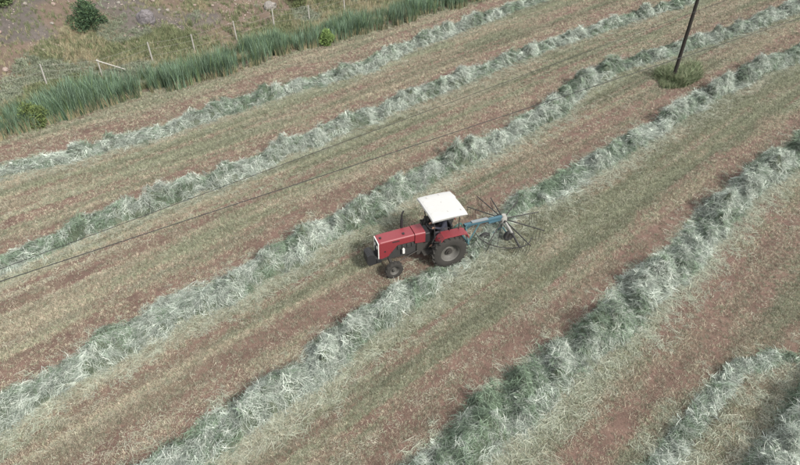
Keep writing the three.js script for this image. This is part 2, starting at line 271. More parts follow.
// ---------------------------------------------------------------- green crop strip along the field edge
{
  const G = [[0.09, 0.15, 0.08], [0.12, 0.19, 0.115], [0.05, 0.09, 0.05], [0.165, 0.24, 0.165], [0.13, 0.18, 0.075], [0.08, 0.13, 0.08]], D = [[0.36, 0.30, 0.185], [0.29, 0.25, 0.15], [0.22, 0.22, 0.12]];
  const tall = [0, 1, 2, 3].map(() => standing(10, G, 1.4, 0.012, 0.12, 0.2, 0.1)), dry = [0, 1].map(() => standing(12, D, 0.62, 0.01, 0.12, 0.2));
  const a = [], b = [];
  for (let i = 0; i < 9500; i++) {
    const s = rr(-6, 52), front = -35.75 + (fbm(s * 0.5, 2, 3) - 0.5) * 1.1, t = front - 2.7 * Math.pow(R(), 1.15), x = toX(s, t), z = toZ(s, t);
    if (!inView(x, z, 5)) continue;
    const gap = fbm(s * 0.6 + 4, t * 0.8, 3); if (gap < 0.43 && R() < 0.85) continue;
    a.push([x, height(s, t), z, R() * 6.28, (0.5 + 0.95 * fbm(s * 0.55 + 9, t * 0.7, 3)) * rr(0.75, 1.15), gauss() * 0.06, gauss() * 0.06, tone([1, 1, 1].map(v => v * (0.55 + 0.95 * fbm(s * 1.6, t * 1.6 + 20, 2))), 0.25)]);
    if (R() < (t > front - 0.5 ? 1 : 0.2)) b.push([x, height(s, t), z, R() * 6.28, rr(0.6, 1.2), gauss() * 0.1, gauss() * 0.1, tone([1, 1, 1], 0.12)]);
  }
  scatter('standing_crop', scene, tall, a).forEach(o => tag(o, 'strip of tall green uncut crop between field and fence', 'crop', 'uncut crop strip', 'stuff'));
  scatter('dry_stalks', scene, dry, b).forEach(o => tag(o, 'yellowed short stalks at the foot of the uncut crop', 'stalks', 'dry stalks in the crop strip', 'stuff'));
}
// verge and slope plants
{
  const G = [[0.13, 0.16, 0.075], [0.18, 0.205, 0.105], [0.085, 0.115, 0.05], [0.23, 0.235, 0.13]], D = [[0.27, 0.235, 0.15], [0.33, 0.285, 0.19], [0.25, 0.22, 0.12], [0.27, 0.27, 0.17]], W = [[0.20, 0.225, 0.155], [0.26, 0.27, 0.205], [0.15, 0.18, 0.115]];
  const vg = [0, 1, 2].map(() => standing(18, G, 0.42, 0.012, 0.16, 0.6, 0.15)), vd = [0, 1].map(() => standing(16, D, 0.45, 0.009, 0.15, 0.5, 0.1)), vw = [0, 1].map(() => standing(20, W, 0.34, 0.014, 0.17, 0.8, 0.2));
  const g = [], d = [], w = [];
  for (let i = 0; i < 60000; i++) {
    const s = rr(-4, 46), t = EDGE + 1 - 17 * Math.pow(R(), 1.3), x = toX(s, t), z = toZ(s, t), dd = EDGE - t;
    if (!inView(x, z, 5)) continue;
    const bare = sst(0.45, 0.6, fbm(s * 0.3 + 20, t * 0.4, 3) + clamp((dd - 5) * 0.07, -0.3, 0.15));
    if (R() > (1 - 0.8 * bare) * (0.45 + sst(0.3, 0.6, fbm(s * 0.9, t * 0.9 + 3, 2)))) continue;
    const kind = fbm(s * 0.5, t * 0.5 + 7, 3) + gauss() * 0.14, grey = fbm(s * 0.35 + 44, t * 0.6, 2);
    const p = [x, height(s, t) - 0.02, z, R() * 6.28, rr(0.5, 1.25) * (dd > 5 ? 0.7 : 1), gauss() * 0.1, gauss() * 0.1, tone([1, 1, 1], 0.14)];
    (grey > 0.62 ? w : kind > 0.58 ? d : g).push(p);
  }
  const mk = (name, geos, pl, label) => scatter(name, scene, geos, pl).forEach(o => tag(o, label, 'grass', label, 'stuff'));
  mk('verge_grass', vg, g, 'green grass on the verge and slope around the fence'); mk('dry_grass', vd, d, 'straw coloured dry grass on the slope'); mk('grey_weeds', vw, w, 'greyish low weeds along the fence');
}

// ---------------------------------------------------------------- wire fence
{
  const f = thing('wire_fence', 'old wire fence of pale weathered posts, one broken, below the slope', 'fence', [toX(19, -40.4), 0, toZ(19, -40.4)]);
  const postMat = std(col(0.33, 0.315, 0.285), 0.9), wireMat = std(col(0.32, 0.31, 0.29), 0.6, { metalness: 0.5 });
  const P = [[-1.2, -40.4], [2.1, -40.45], [5.37, -40.5], [8.63, -40.1], [12.18, -40.4], [15.27, -40.33], [18.73, -40.46], [22.18, -40.7], [25.42, -40.6], [28.98, -40.5], [32.57, -40.45], [36, -40.4], [39.5, -40.4]];
  const ox = f.position.x, oz = f.position.z, tops = [];
  for (const [s, t] of P) {
    const y = height(s, t), x = toX(s, t) - ox, z = toZ(s, t) - oz, h = 1.42 + gauss() * 0.05, lx = -0.05 + gauss() * 0.06, lz = gauss() * 0.06;
    mesh('post', bar([x, y - 0.15, z], [x + lx, y + h, z + lz], 0.052, 0.044, 7), postMat, f);
    tops.push([x, y, z, h, lx, lz]);
    if (s === 8.63) mesh('fallen_post', bar([x + lx - 0.05, y + h - 0.04, z + lz + 0.08], [x + 1.35, y + 0.38, z - 0.6], 0.048, 0.042, 7), postMat, f).userData.label = 'broken post leaning against the upright post';
  }
  for (const k of [0.35, 0.68, 0.95]) mesh('wire', mergeGeometries(tops.slice(1).map((b, i) => { const a = tops[i], p = o => [o[0] + o[4] * k, o[1] + o[3] * k, o[2] + o[5] * k], m = p(a).map((v, j) => (v + p(b)[j]) / 2); m[1] -= 0.06; return plain(tube([p(a), m, p(b)], 0.005, 6, 4)); })), wireMat, f);
}

// ---------------------------------------------------------------- stones
function rockGeo(r, sx, sy, sz, seedR) { const g = new THREE.IcosahedronGeometry(r, 3), p = g.attributes.position, v = V(0, 0, 0); for (let i = 0; i < p.count; i++) { v.fromBufferAttribute(p, i).normalize(); const n = fbm(v.x * 1.6 + seedR, v.y * 1.6 + v.z * 1.3 + seedR, 3); const k = r * (0.72 + 0.55 * n); const q = V(Math.round(v.x * 2.2) / 2.2, Math.round(v.y * 2.2) / 2.2, Math.round(v.z * 2.2) / 2.2).lerp(v, 0.62); p.setXYZ(i, q.x * k * sx, q.y * k * sy, q.z * k * sz); } g.computeVertexNormals(); return g; }
const rockMap = grain(256, (x, n) => { x.fillStyle = 'rgb(200,200,200)'; x.fillRect(0, 0, n, n); for (let i = 0; i < 3500; i++) { const g = Math.floor(rr(110, 255)); x.fillStyle = `rgba(${g},${g},${g - 5},0.35)`; x.beginPath(); x.arc(R() * n, R() * n, rr(0.6, 7), 0, 7); x.fill(); } }); rockMap.colorSpace = THREE.SRGBColorSpace;
function rock(name, label, cat, s, t, r, c, sc, sd, group) { const o = mesh(name, rockGeo(r, ...sc, sd), std(c, 0.95, { map: rockMap })); o.position.set(toX(s, t), height(s, t) + r * sc[1] * 0.35, toZ(s, t)); o.rotation.y = sd * 2.1; tag(o, label, cat, group); }
rock('boulder', 'large purplish grey boulder on the slope right of the dark shrub', 'boulder', 13.6, -43.9, 0.68, col(0.26, 0.235, 0.25), [0.85, 1.0, 0.8], 3.3);
rock('boulder', 'smaller pale grey boulder lower on the slope, above the fence', 'boulder', 23.0, -42.5, 0.5, col(0.36, 0.33, 0.31), [1.15, 0.75, 0.85], 7.9);
for (const [s, t, r] of [[14.95, -45.6, 0.2], [15.61, -44.85, 0.17], [15.0, -44.9, 0.13], [7.76, -45.3, 0.13], [3.8, -42.9, 0.2], [17.7, -44.6, 0.13], [16.1, -44.5, 0.1], [18.9, -44.1, 0.12], [6.9, -47, 0.14], [12.6, -46, 0.12], [19.6, -44.6, 0.14], [17, -45.4, 0.12], [20.6, -43.6, 0.1], [8.6, -47.2, 0.16], [4.6, -45.5, 0.14], [11.6, -43.2, 0.11], [18.1, -43.5, 0.11], [21.6, -44, 0.13]])
  rock('stone', 'small pale stone lying on the brown slope', 'stone', s, t, r, col(0.46 + gauss() * 0.05, 0.40, 0.36), [1.1, 0.75, 0.95], s * 3.7 + t, 'pale stones scattered on the slope');
{ // gravel
  const gg = [0, 1].map(k => { const g = rockGeo(0.05, 1, 0.7, 1, 5 + k * 3); const n = g.attributes.position.count; g.setAttribute('color', new THREE.Float32BufferAttribute(new Float32Array(n * 3).fill(1), 3)); return g; }), pl = [];
  const small = gg.map(() => { const g = new THREE.DodecahedronGeometry(0.05, 0); g.scale(1.1, 0.7, 0.9); g.setAttribute('color', new THREE.Float32BufferAttribute(new Float32Array(g.attributes.position.count * 3).fill(1), 3)); return g; });
  for (let i = 0; i < 9000; i++) { const s = rr(-2, 40), t = -41.5 - 14 * R(), x = toX(s, t), z = toZ(s, t); if (!inView(x, z, 4) || vn(s * 0.6, t * 0.6) < 0.4) continue; const k = rr(0.2, 0.38); pl.push([x, height(s, t), z, R() * 6, rr(0.35, 1.25), R(), R(), [k * 1.12, k * 0.93, k * 0.82]]); }
  scatter('gravel', scene, small, pl).forEach(o => tag(o, 'crumbled stones and clods on the slope', 'gravel', 'crumbled stones and clods on the slope', 'stuff'));
}

// ---------------------------------------------------------------- shrubs
function shrub(name, label, cat, s, t, rx, ry, colours, n, leaf, conic = 0) {
  const g = thing(name, label, cat, [toX(s, t), height(s, t), toZ(s, t)]);
  mesh('trunk', [bar([0, -0.1, 0], [0.03, ry * 1.1, 0.02], 0.05, 0.02, 6), ...Array.from({ length: 7 }, () => { const a = R() * 6.28, y = rr(0.15, 1) * ry; return bar([0, y * 0.6, 0], [Math.cos(a) * rx * 0.75, y + 0.25 * ry, Math.sin(a) * rx * 0.75], 0.02, 0.008, 5); })], std(col(0.13, 0.10, 0.07)), g);
  const lobes = Array.from({ length: 24 }, () => { const a = R() * 6.28, y = R(), q = (conic ? 1.05 - 0.85 * y : Math.sqrt(1 - (y * 1.6 - 0.8) ** 2)) * Math.sqrt(R()); return [Math.cos(a) * q * rx * 0.8, 0.15 * ry + y * ry * 1.5, Math.sin(a) * q * rx * 0.8, rr(0.16, 0.36) * rx]; });
  const L = Array.from({ length: n }, () => {
    const b = lobes[Math.floor(R() * lobes.length)], u = V(gauss(), gauss(), gauss()).normalize().multiplyScalar(b[3] * Math.cbrt(R()) * 1.15), o = [b[0] + u.x, Math.max(0.04, b[1] + u.y), b[2] + u.z];
    const d = u.clone().normalize().add(V(gauss() * 0.5, 0.35 + gauss() * 0.4, gauss() * 0.5)).normalize().multiplyScalar(leaf * rr(0.6, 1.3)), sd = V(gauss(), gauss(), gauss()).cross(d).normalize();
    return { p: [o, [o[0] + d.x * 0.5, o[1] + d.y * 0.5, o[2] + d.z * 0.5], [o[0] + d.x, o[1] + d.y * 0.9, o[2] + d.z]], w: leaf * 0.2, c: tone(colours[Math.floor(R() * colours.length)], 0.2), side: sd.toArray() };
  });
  mesh('crown', ribbons(L), bladeMat, g);
}
shrub('evergreen_shrub', 'dark green conical evergreen shrub alone on the brown slope', 'shrub', 9.9, -44.5, 1.35, 0.95, [[0.045, 0.085, 0.04], [0.03, 0.06, 0.03], [0.07, 0.115, 0.05]], 5200, 0.15, 0.5);
shrub('bush', 'bright green bush in a gap of the crop strip', 'bush', 23.8, -35.75, 0.62, 0.6, [[0.14, 0.21, 0.06], [0.10, 0.16, 0.05], [0.18, 0.25, 0.08]], 3200, 0.13);
shrub('bush', 'yellow green bush at the left end of the crop strip', 'bush', 3.6, -36.1, 0.8, 0.75, [[0.11, 0.15, 0.045], [0.075, 0.11, 0.04], [0.15, 0.19, 0.06]], 4200, 0.11);
shrub('bush', 'olive green bush beside the smaller boulder on the slope', 'bush', 25.6, -42.4, 0.9, 0.7, [[0.14, 0.165, 0.07], [0.18, 0.20, 0.09], [0.10, 0.125, 0.055]], 3600, 0.13);
shrub('bush', 'olive bush at the far left top of the slope', 'bush', 5.7, -47.6, 0.9, 0.7, [[0.13, 0.18, 0.07], [0.17, 0.22, 0.09], [0.10, 0.14, 0.06]], 3600, 0.13);

// ---------------------------------------------------------------- utility poles and cables
const poleMap = grain(256, (x, n) => { x.fillStyle = 'rgb(190,186,180)'; x.fillRect(0, 0, n, n); for (let i = 0; i < 900; i++) { const g = Math.floor(rr(90, 255)); x.fillStyle = `rgba(${g},${g - 6},${g - 12},0.35)`; x.fillRect(R() * n, R() * n, rr(1, 3), rr(20, 140)); } }); poleMap.colorSpace = THREE.SRGBColorSpace;
const poleMat = std(col(0.042, 0.038, 0.032), 0.95, { map: poleMap });
function pole(label, x, z, h, arm, ax = 1, az = 0) {
  const g = thing('utility_pole', label, 'pole', [x, height(toS(x, z), toT(x, z)), z]);
  mesh('shaft', bar([0, -0.4, 0], [0, h, 0], 0.125, 0.095, 14), poleMat, g);
  mesh('crossarm', beam([-ax * arm, h - 0.25, -az * arm], [ax * arm, h - 0.25, az * arm], 0.1, 0.1), poleMat, g);
  for (const k of [-1, 1]) mesh('insulator', new THREE.LatheGeometry([[0, 0], [0.05, 0], [0.06, 0.05], [0.035, 0.07], [0.055, 0.11], [0.03, 0.15], [0, 0.16]].map(p => new THREE.Vector2(...p)), 12).translate(k * ax * (arm - 0.06), h - 0.2, k * az * (arm - 0.06)), std(col(0.5, 0.48, 0.44), 0.3), g);
  return g;
}
pole('dark wooden utility pole standing in grass between two hay rows', 18.17, -35.85, 8.4, 0.7, 0.76, 0.65);
pole('utility pole carrying both cables, out of frame at near left', -17.4, -3.4, 6.86, 0.52, 0, 1);
pole('utility pole holding the lower cable, out of frame at far right', 32.43, -35.73, 7.2, 0.5, 0.5, 0.85);
pole('utility pole holding the upper cable, out of frame at far right behind', 45.23, -52.49, 7.2, 0.5, 0.6, 0.8);
{
  const m = std(col(0.02, 0.02, 0.02), 0.7), cable = (a, b, r, sag) => tube(Array.from({ length: 13 }, (_, i) => { const k = i / 12; return [lerp(a[0], b[0], k), lerp(a[1], b[1], k) - sag * 4 * k * (1 - k), lerp(a[2], b[2], k)]; }), r, 96, 6);
  tag(mesh('power_cable', cable([-17.4, 6.75, -3.86], [32.43, 7.1, -35.73], 0.012, 0.03), m), 'thicker lower black overhead cable crossing the left of the field', 'cable');
  tag(mesh('power_cable', cable([-17.4, 6.9, -2.95], [45.23, 7.1, -52.49], 0.0085, 0.03), m), 'thinner upper black overhead cable crossing the field', 'cable');
}
{ // grass left standing round the foot of the pole
  const g = thing('grass_clump', 'clump of uncut green and dry grass around the pole foot', 'grass', [18.4, 0, -35.7]);
  const gr = [0, 1].map(() => standing(16, [[0.11, 0.15, 0.07], [0.15, 0.185, 0.095], [0.22, 0.225, 0.14], [0.08, 0.115, 0.05], [0.19, 0.225, 0.13]], 0.85, 0.011, 0.18, 0.75, 0.2)), pl = [];
  for (let i = 0; i < 760; i++) { const a = R() * 6.28, r = Math.sqrt(R()) * (0.6 + 0.8 * vn(a * 1.3, 4)), ds = Math.cos(a) * r * 2.6 + 0.6, dt = Math.sin(a) * r * 1.25 + 0.15, s = toS(18.17, -35.85) + ds, t = toT(18.17, -35.85) + dt, x = toX(s, t), z = toZ(s, t); pl.push([x - 18.4, height(s, t), z + 35.7, R() * 6.28, (ds < -0.4 ? 0.5 : 1) * rr(0.6, 1.15), gauss() * 0.15, gauss() * 0.15, tone([1, 1, 1], 0.15)]); }
  scatter('grass_blades', g, gr, pl);
}
//<TRACTOR>
// ---------------------------------------------------------------- tractor (x forward, y up, -z the side that faces the camera)
const TR = { x: 1.71, z: -18.21, turn: THREE.MathUtils.degToRad(200) };
{
  const wear = grain(512, (x, n) => { x.fillStyle = 'rgb(212,210,208)'; x.fillRect(0, 0, n, n); for (let i = 0; i < 2600; i++) { const g = Math.floor(rr(140, 255)); x.fillStyle = `rgba(${g},${g},${g - 6},0.28)`; x.beginPath(); x.ellipse(R() * n, R() * n, rr(1, 18), rr(1, 7), R() * 3, 0, 7); x.fill(); } for (let i = 0; i < 260; i++) { x.fillStyle = 'rgba(255,240,232,0.55)'; x.beginPath(); x.arc(R() * n, R() * n, rr(0.6, 2.6), 0, 7); x.fill(); } }); wear.colorSpace = THREE.SRGBColorSpace;
  const red = new THREE.MeshPhysicalMaterial({ color: col(0.285, 0.036, 0.047), map: wear, roughness: 0.5, clearcoat: 0.3, clearcoatRoughness: 0.5, side: THREE.DoubleSide });
  const dark = std(col(0.032, 0.031, 0.03), 0.7), iron = std(col(0.06, 0.055, 0.05), 0.75, { map: wear }), black = std(col(0.018, 0.018, 0.019), 0.6), rubber = std(col(0.045, 0.042, 0.038), 0.95, { map: wear });
  const silver = std(col(0.145, 0.14, 0.13), 0.65, { map: wear }), white = std(col(0.64, 0.645, 0.64), 0.5, { map: wear }), whiteTrim = std(col(0.66, 0.64, 0.6), 0.6), lens = std(col(0.6, 0.6, 0.55), 0.2), green = std(col(0.03, 0.12, 0.10), 0.6);
  const t = thing('tractor', 'old red farm tractor with white sheet canopy and dark tyres', 'tractor', [TR.x, 0.0, TR.z], TR.turn);

  function wheel(name, x, z, r, w, rimR, lugs, out, steer = 0) {
    const g = new THREE.Group(); g.name = name; g.position.set(x, r - 0.015, z); g.rotation.y = steer; t.add(g);
    const h = w / 2, prof = [[rimR, -h * 0.78], [rimR + 0.03, -h * 0.95], [rimR + (r - rimR) * 0.45, -h * 1.0], [r - 0.09 * r, -h * 0.9], [r - 0.035, -h * 0.6], [r - 0.03, 0], [r - 0.035, h * 0.6], [r - 0.09 * r, h * 0.9], [rimR + (r - rimR) * 0.45, h * 1.0], [rimR + 0.03, h * 0.95], [rimR, h * 0.78]];
    const ty = new THREE.LatheGeometry(prof.map(p => new THREE.Vector2(...p)), 48).rotateX(Math.PI / 2), parts = [ty];
    for (let i = 0; i < lugs; i++) for (const k of [-1, 1]) { // chevron bars
      const b = new THREE.BoxGeometry(0.055 * r / 0.72, 0.075 * r / 0.72, h * 1.08); b.rotateY(k * 0.72); b.translate(0, 0, k * h * 0.45);
      b.applyMatrix4(new THREE.Matrix4().makeTranslation(0, r - 0.028, 0)); b.rotateZ((i + (k > 0 ? 0.5 : 0)) / lugs * Math.PI * 2); parts.push(b);
    }
    mesh('tyre', parts, rubber, g);
    const o = out, rim = [[0.001, 0.02], [rimR * 0.3, 0.02], [rimR * 0.36, -0.04], [rimR * 0.62, -0.055], [rimR * 0.72, 0.0], [rimR * 0.86, 0.02], [rimR * 0.9, h * 0.62], [rimR * 1.03, h * 0.8], [rimR * 1.05, h * 0.72], [rimR * 0.99, h * 0.4], [rimR * 0.99, -h * 0.75]].map(p => new THREE.Vector2(...p));
    mesh('rim', new THREE.LatheGeometry(rim, 40).rotateX(o > 0 ? Math.PI / 2 : -Math.PI / 2), silver, g);
    mesh('hub', [cylZ(rimR * 0.2, o > 0 ? 0 : -0.1, o > 0 ? 0.1 : 0, 0, 0, 20), cylZ(rimR * 0.34, o > 0 ? -0.02 : -0.05, o > 0 ? 0.05 : 0.02, 0, 0, 20)], lugs > 16 ? iron : silver, g);
  }
  wheel('rear_wheel', 0, -0.78, 0.76, 0.38, 0.41, 20, -1); wheel('rear_wheel', 0, 0.78, 0.76, 0.38, 0.41, 20, 1);
  wheel('front_wheel', 2.33, -0.71, 0.40, 0.2, 0.2, 14, -1, 0.1); wheel('front_wheel', 2.33, 0.71, 0.40, 0.2, 0.2, 14, 1, 0.1);

  // drive train
  mesh('axle', [cylZ(0.12, -0.62, 0.62, 0, 0.72), box(-0.3, 0.3, 0.45, 1.0, -0.22, 0.22, 0.05)], iron, t);
  mesh('gearbox', [box(0.25, 1.15, 0.5, 1.02, -0.2, 0.2, 0.05), box(0.9, 1.2, 0.45, 1.1, -0.26, 0.26, 0.04)], iron, t);
  mesh('engine', [box(1.15, 2.4, 0.52, 0.95, -0.19, 0.19, 0.03), box(1.2, 2.15, 0.93, 1.26, -0.22, 0.22, 0.02), ...[0, 1, 2, 3].map(i => box(1.3 + i * 0.2, 1.42 + i * 0.2, 0.98, 1.16, -0.26, 0.25, 0.02)), cylZ(0.1, -0.28, -0.16, 2.2, 1.02, 18)], dark, t);
  mesh('fuel_filter', [bar([1.78, 0.78, -0.3], [1.78, 0.98, -0.3], 0.055, 0.055, 14), bar([1.78, 0.98, -0.3], [1.78, 1.02, -0.3], 0.03, 0.03, 10)], whiteTrim, t);
  mesh('front_axle', [beam([2.33, 0.42, -0.6], [2.33, 0.52, 0], 0.12, 0.12), beam([2.33, 0.52, 0], [2.33, 0.42, 0.6], 0.12, 0.12), box(2.2, 2.75, 0.5, 0.72, -0.16, 0.16, 0.03), bar([2.33, 0.3, -0.58], [2.33, 0.6, -0.58], 0.045), bar([2.33, 0.3, 0.58], [2.33, 0.6, 0.58], 0.045)], iron, t);
  mesh('steering_rod', [bar([2.2, 0.56, -0.55], [1.15, 0.74, -0.3], 0.018), bar([2.2, 0.56, 0.55], [1.15, 0.74, 0.3], 0.018)], iron, t);
  mesh('front_weights', [...[-0.26, -0.155, -0.05, 0.055, 0.16].map(z => extrude([[2.82, 0.5], [3.2, 0.46], [3.3, 0.6], [3.28, 0.95], [3.14, 1.04], [2.98, 0.98], [2.95, 0.8], [2.82, 0.78]], z, z + 0.095, 0.012)), box(2.7, 2.9, 0.55, 0.75, -0.3, 0.3)], black, t);

  // bonnet: main lid, rear cowl, nose sides, grille
  const cross = (x, w, y0, y1, r) => { const a = []; a.push([x, y0, -w]); a.push([x, y1 - r, -w]); for (let i = 1; i <= 5; i++) { const k = i / 5 * Math.PI / 2; a.push([x, y1 - r + Math.sin(k) * r, -w + r * (1 - Math.cos(k))]); } const b = a.map(p => [p[0], p[1], -p[2]]).reverse(); return a.concat(b); };
  function loft(sections, caps = false) { const P = [], I = [], n = sections[0].length; sections.forEach((s, j) => { s.forEach(p => P.push(...p)); if (j) for (let i = 0; i < n - 1; i++) { const a = (j - 1) * n + i, b = j * n + i; I.push(a, a + 1, b, a + 1, b + 1, b); } }); if (caps) for (const j of [0, sections.length - 1]) { for (let i = 1; i < n - 1; i++) I.push(j * n, j * n + i, j * n + i + 1); } const g = new THREE.BufferGeometry(); g.setAttribute('position', new THREE.Float32BufferAttribute(P, 3)); g.setIndex(I); const f = g.toNonIndexed(); f.computeVertexNormals(); return f; }
  const bonnet = mesh('bonnet', [loft([cross(1.325, 0.315, 1.27, 1.6, 0.07), cross(2.4, 0.305, 1.25, 1.565, 0.07)], true), loft([cross(2.4, 0.305, 0.8, 1.565, 0.07), cross(2.72, 0.3, 0.72, 1.545, 0.07), cross(2.8, 0.285, 0.72, 1.52, 0.07)], true), extrude([[2.02, 1.26], [2.41, 1.26], [2.41, 0.82]], -0.304, -0.28, 0.004), extrude([[2.02, 1.26], [2.41, 1.26], [2.41, 0.82]], 0.28, 0.304, 0.004)], red, t);
  mesh('cap', [bar([1.72, 1.57, -0.1], [1.72, 1.63, -0.1], 0.055, 0.05, 14)], black, bonnet); mesh('cap', [bar([2.66, 1.53, -0.02], [2.66, 1.6, -0.02], 0.05, 0.045, 14)], black, bonnet);
  mesh('badge', box(1.95, 2.25, 1.42, 1.48, -0.311, -0.3, 0.004), black, bonnet);
  mesh('side_vent', cylZ(0.04, -0.309, -0.28, 2.56, 1.06, 12), black, bonnet);
  mesh('cowl', loft([cross(0.86, 0.33, 1.12, 1.615, 0.08), cross(1.295, 0.325, 1.16, 1.615, 0.08)], true), red, t);
  const gr = mesh('grille', [box(2.795, 2.815, 0.76, 1.46, -0.24, 0.24, 0.01), ...Array.from({ length: 9 }, (_, i) => box(2.81, 2.825, 0.8 + i * 0.072, 0.815 + i * 0.072, -0.235, 0.235, 0.003))], black, t);
  mesh('grille_surround', [box(2.79, 2.835, 0.72, 1.5, -0.285, -0.245, 0.012), box(2.79, 2.835, 0.72, 1.5, 0.245, 0.285, 0.012), box(2.79, 2.835, 1.465, 1.51, -0.245, 0.245, 0.012)], whiteTrim, gr);
  for (const z of [-0.13, 0.13]) { const g = new THREE.CylinderGeometry(0.075, 0.075, 0.03, 18).rotateZ(Math.PI / 2).translate(2.835, 1.22, z); mesh('headlight', g, lens, gr); }
  mesh('exhaust_stack', [bar([1.62, 1.2, 0.36], [1.62, 1.78, 0.36], 0.05, 0.05, 14), bar([1.62, 1.55, 0.36], [1.62, 1.95, 0.36], 0.062, 0.062, 14), tube([[1.62, 1.95, 0.36], [1.615, 2.12, 0.36], [1.585, 2.25, 0.37], [1.53, 2.34, 0.38]], 0.034, 12, 10)], black, t);
  mesh('dashboard', [box(0.62, 0.9, 1.0, 1.5, -0.28, 0.28, 0.05)], black, t);
  const sw = mesh('steering_wheel', [new THREE.TorusGeometry(0.2, 0.017, 8, 32).rotateX(Math.PI / 2).rotateZ(0.5).translate(0.5, 1.57, 0), bar([0.46, 1.45, 0], [0.505, 1.56, 0], 0.03), bar([0.33, 1.46, 0], [0.67, 1.66, 0], 0.012), bar([0.5, 1.565, -0.19], [0.5, 1.565, 0.19], 0.012)], black, t);
  mesh('steering_column', bar([0.7, 1.2, 0], [0.49, 1.55, 0], 0.03), black, t);
  mesh('footplate', [box(0.2, 1.0, 0.60, 0.635, -0.56, -0.2, 0.008), box(0.2, 1.0, 0.60, 0.635, 0.2, 0.56, 0.008), box(0.35, 0.6, 0.3, 0.33, -0.58, -0.3, 0.008), bar([0.4, 0.32, -0.56], [0.4, 0.62, -0.54], 0.012), bar([0.56, 0.32, -0.56], [0.56, 0.62, -0.54], 0.012)], iron, t);
  const seat = mesh('seat', [box(-0.3, 0.16, 1.12, 1.24, -0.24, 0.24, 0.05), box(-0.2, 0.05, 0.95, 1.13, -0.14, 0.14, 0.03)], black, t); mesh('backrest', box(-0.38, -0.27, 1.2, 1.6, -0.24, 0.24, 0.05), black, seat);
  for (const z of [-1, 1]) { // mudguards: flat top, sloped front and tail, inner cheek
    const o = z > 0 ? [[0.24, 1.5], [0.2, 1.53], [-0.62, 1.53], [-0.76, 1.46], [-0.82, 1.3]] : [[0.5, 1.22], [0.43, 1.36], [0.27, 1.53], [-0.62, 1.53], [-0.76, 1.46], [-0.82, 1.3]], inn = o.map(([x, y]) => [x * 0.955, y - 0.035]).reverse();
    const z0 = z < 0 ? -0.87 : 0.41, f = mesh('mudguard', [extrude(o.concat(inn), z0, z0 + 0.46, 0.006)], red, t);
    mesh('cheek', extrude([[0.62, 1.05], [0.5, 1.3], [0.28, 1.49], [-0.6, 1.49], [-0.74, 1.42], [-0.62, 1.0], [0.4, 0.95]], z < 0 ? -0.428 : 0.4, z < 0 ? -0.4 : 0.428, 0.005), dark, f);
    mesh('tail_light', box(-0.82, -0.74, 1.3, 1.4, z * 0.62 - 0.05, z * 0.62 + 0.05, 0.01), std(col(0.35, 0.03, 0.02), 0.3), f);
    mesh('handrail', tube([[0.3, 1.5, z * 0.47], [0.27, 1.68, z * 0.47], [0.1, 1.73, z * 0.47], [-0.1, 1.68, z * 0.47], [-0.12, 1.51, z * 0.47]], 0.013, 20, 6), black, f);
  }
  // canopy on four posts
  const can = new THREE.Group(); can.name = 'canopy'; t.add(can);
  for (const [x, z] of [[0.62, -0.52], [0.62, 0.52], [-0.5, -0.52], [-0.5, 0.52]]) mesh('post', bar([x > 0 ? 0.5 : -0.52, x > 0 ? 1.3 : 1.15, z * 0.88], [x, 2.46, z], 0.022), dark, can);
  mesh('roof_frame', [bar([0.7, 2.46, -0.72], [0.7, 2.46, 0.72], 0.02), bar([-0.62, 2.46, -0.72], [-0.62, 2.46, 0.72], 0.02), bar([0.7, 2.46, -0.6], [-0.62, 2.46, -0.6], 0.02), bar([0.7, 2.46, 0.6], [-0.62, 2.46, 0.6], 0.02)], dark, can);
  const roof = []; for (let j = 0; j <= 14; j++) { const z = lerp(-0.84, 0.84, j / 14), rag = j > 7 ? (fbm(j * 0.9, 3, 2) - 0.5) * 0.1 : 0; const xs = [0.80, 0.78, 0.7, 0.35, 0, -0.35, -0.62 + rag, -0.68 + rag], ys = [2.44, 2.5, 2.525, 2.54, 2.545, 2.54, 2.52, 2.505 + rag * 0.4], ed = -0.045 * Math.pow(Math.abs(z) / 0.84, 6); roof.push(xs.map((x, i) => [x, ys[i] + ed, z])); }
  const under = roof.map(s => s.map(([x, y, z]) => [x * 0.99, y - 0.022, z]).reverse());
  mesh('roof_sheet', loft(roof.map((s, i) => s.concat(under[i], [s[0]])), true), white, can);
  mesh('rib', [-0.42, 0, 0.42].map(z => bar([0.68, 2.53, z], [-0.6, 2.53, z], 0.014, 0.014, 6)), white, can);
  for (const [x, z] of [[0.0, 0.15], [0.0, -0.5], [-0.52, -0.55], [0.45, 0.62], [-0.1, 0.68]]) mesh('bolt_patch', box(x - 0.03, x + 0.03, 2.54, 2.565, z - 0.025, z + 0.025, 0.008), std(col(0.45, 0.43, 0.4), 0.7), can);
  // rear linkage
  mesh('lift_arms', [beam([-0.2, 0.55, -0.32], [-1.05, 0.5, -0.4], 0.05, 0.08), beam([-0.2, 0.55, 0.32], [-1.05, 0.5, 0.4], 0.05, 0.08), bar([-0.35, 1.08, -0.3], [-0.75, 0.52, -0.37], 0.02), bar([-0.35, 1.08, 0.3], [-0.75, 0.52, 0.37], 0.02), bar([-0.3, 0.98, 0], [-1.05, 0.98, 0], 0.025), box(-0.5, -0.28, 0.95, 1.12, -0.32, 0.32, 0.02)], iron, t);
  mesh('hydraulic_hose', tube([[-0.3, 1.1, -0.2], [-0.5, 1.45, -0.25], [-0.75, 1.5, -0.2], [-0.9, 1.2, -0.1], [-1.05, 0.95, -0.05]], 0.016, 24, 6), green, t);
  mesh('hydraulic_hose', tube([[-0.3, 1.1, -0.12], [-0.55, 1.38, -0.1], [-0.85, 1.36, 0.02], [-1.0, 1.05, 0.05]], 0.016, 24, 6), green, t);
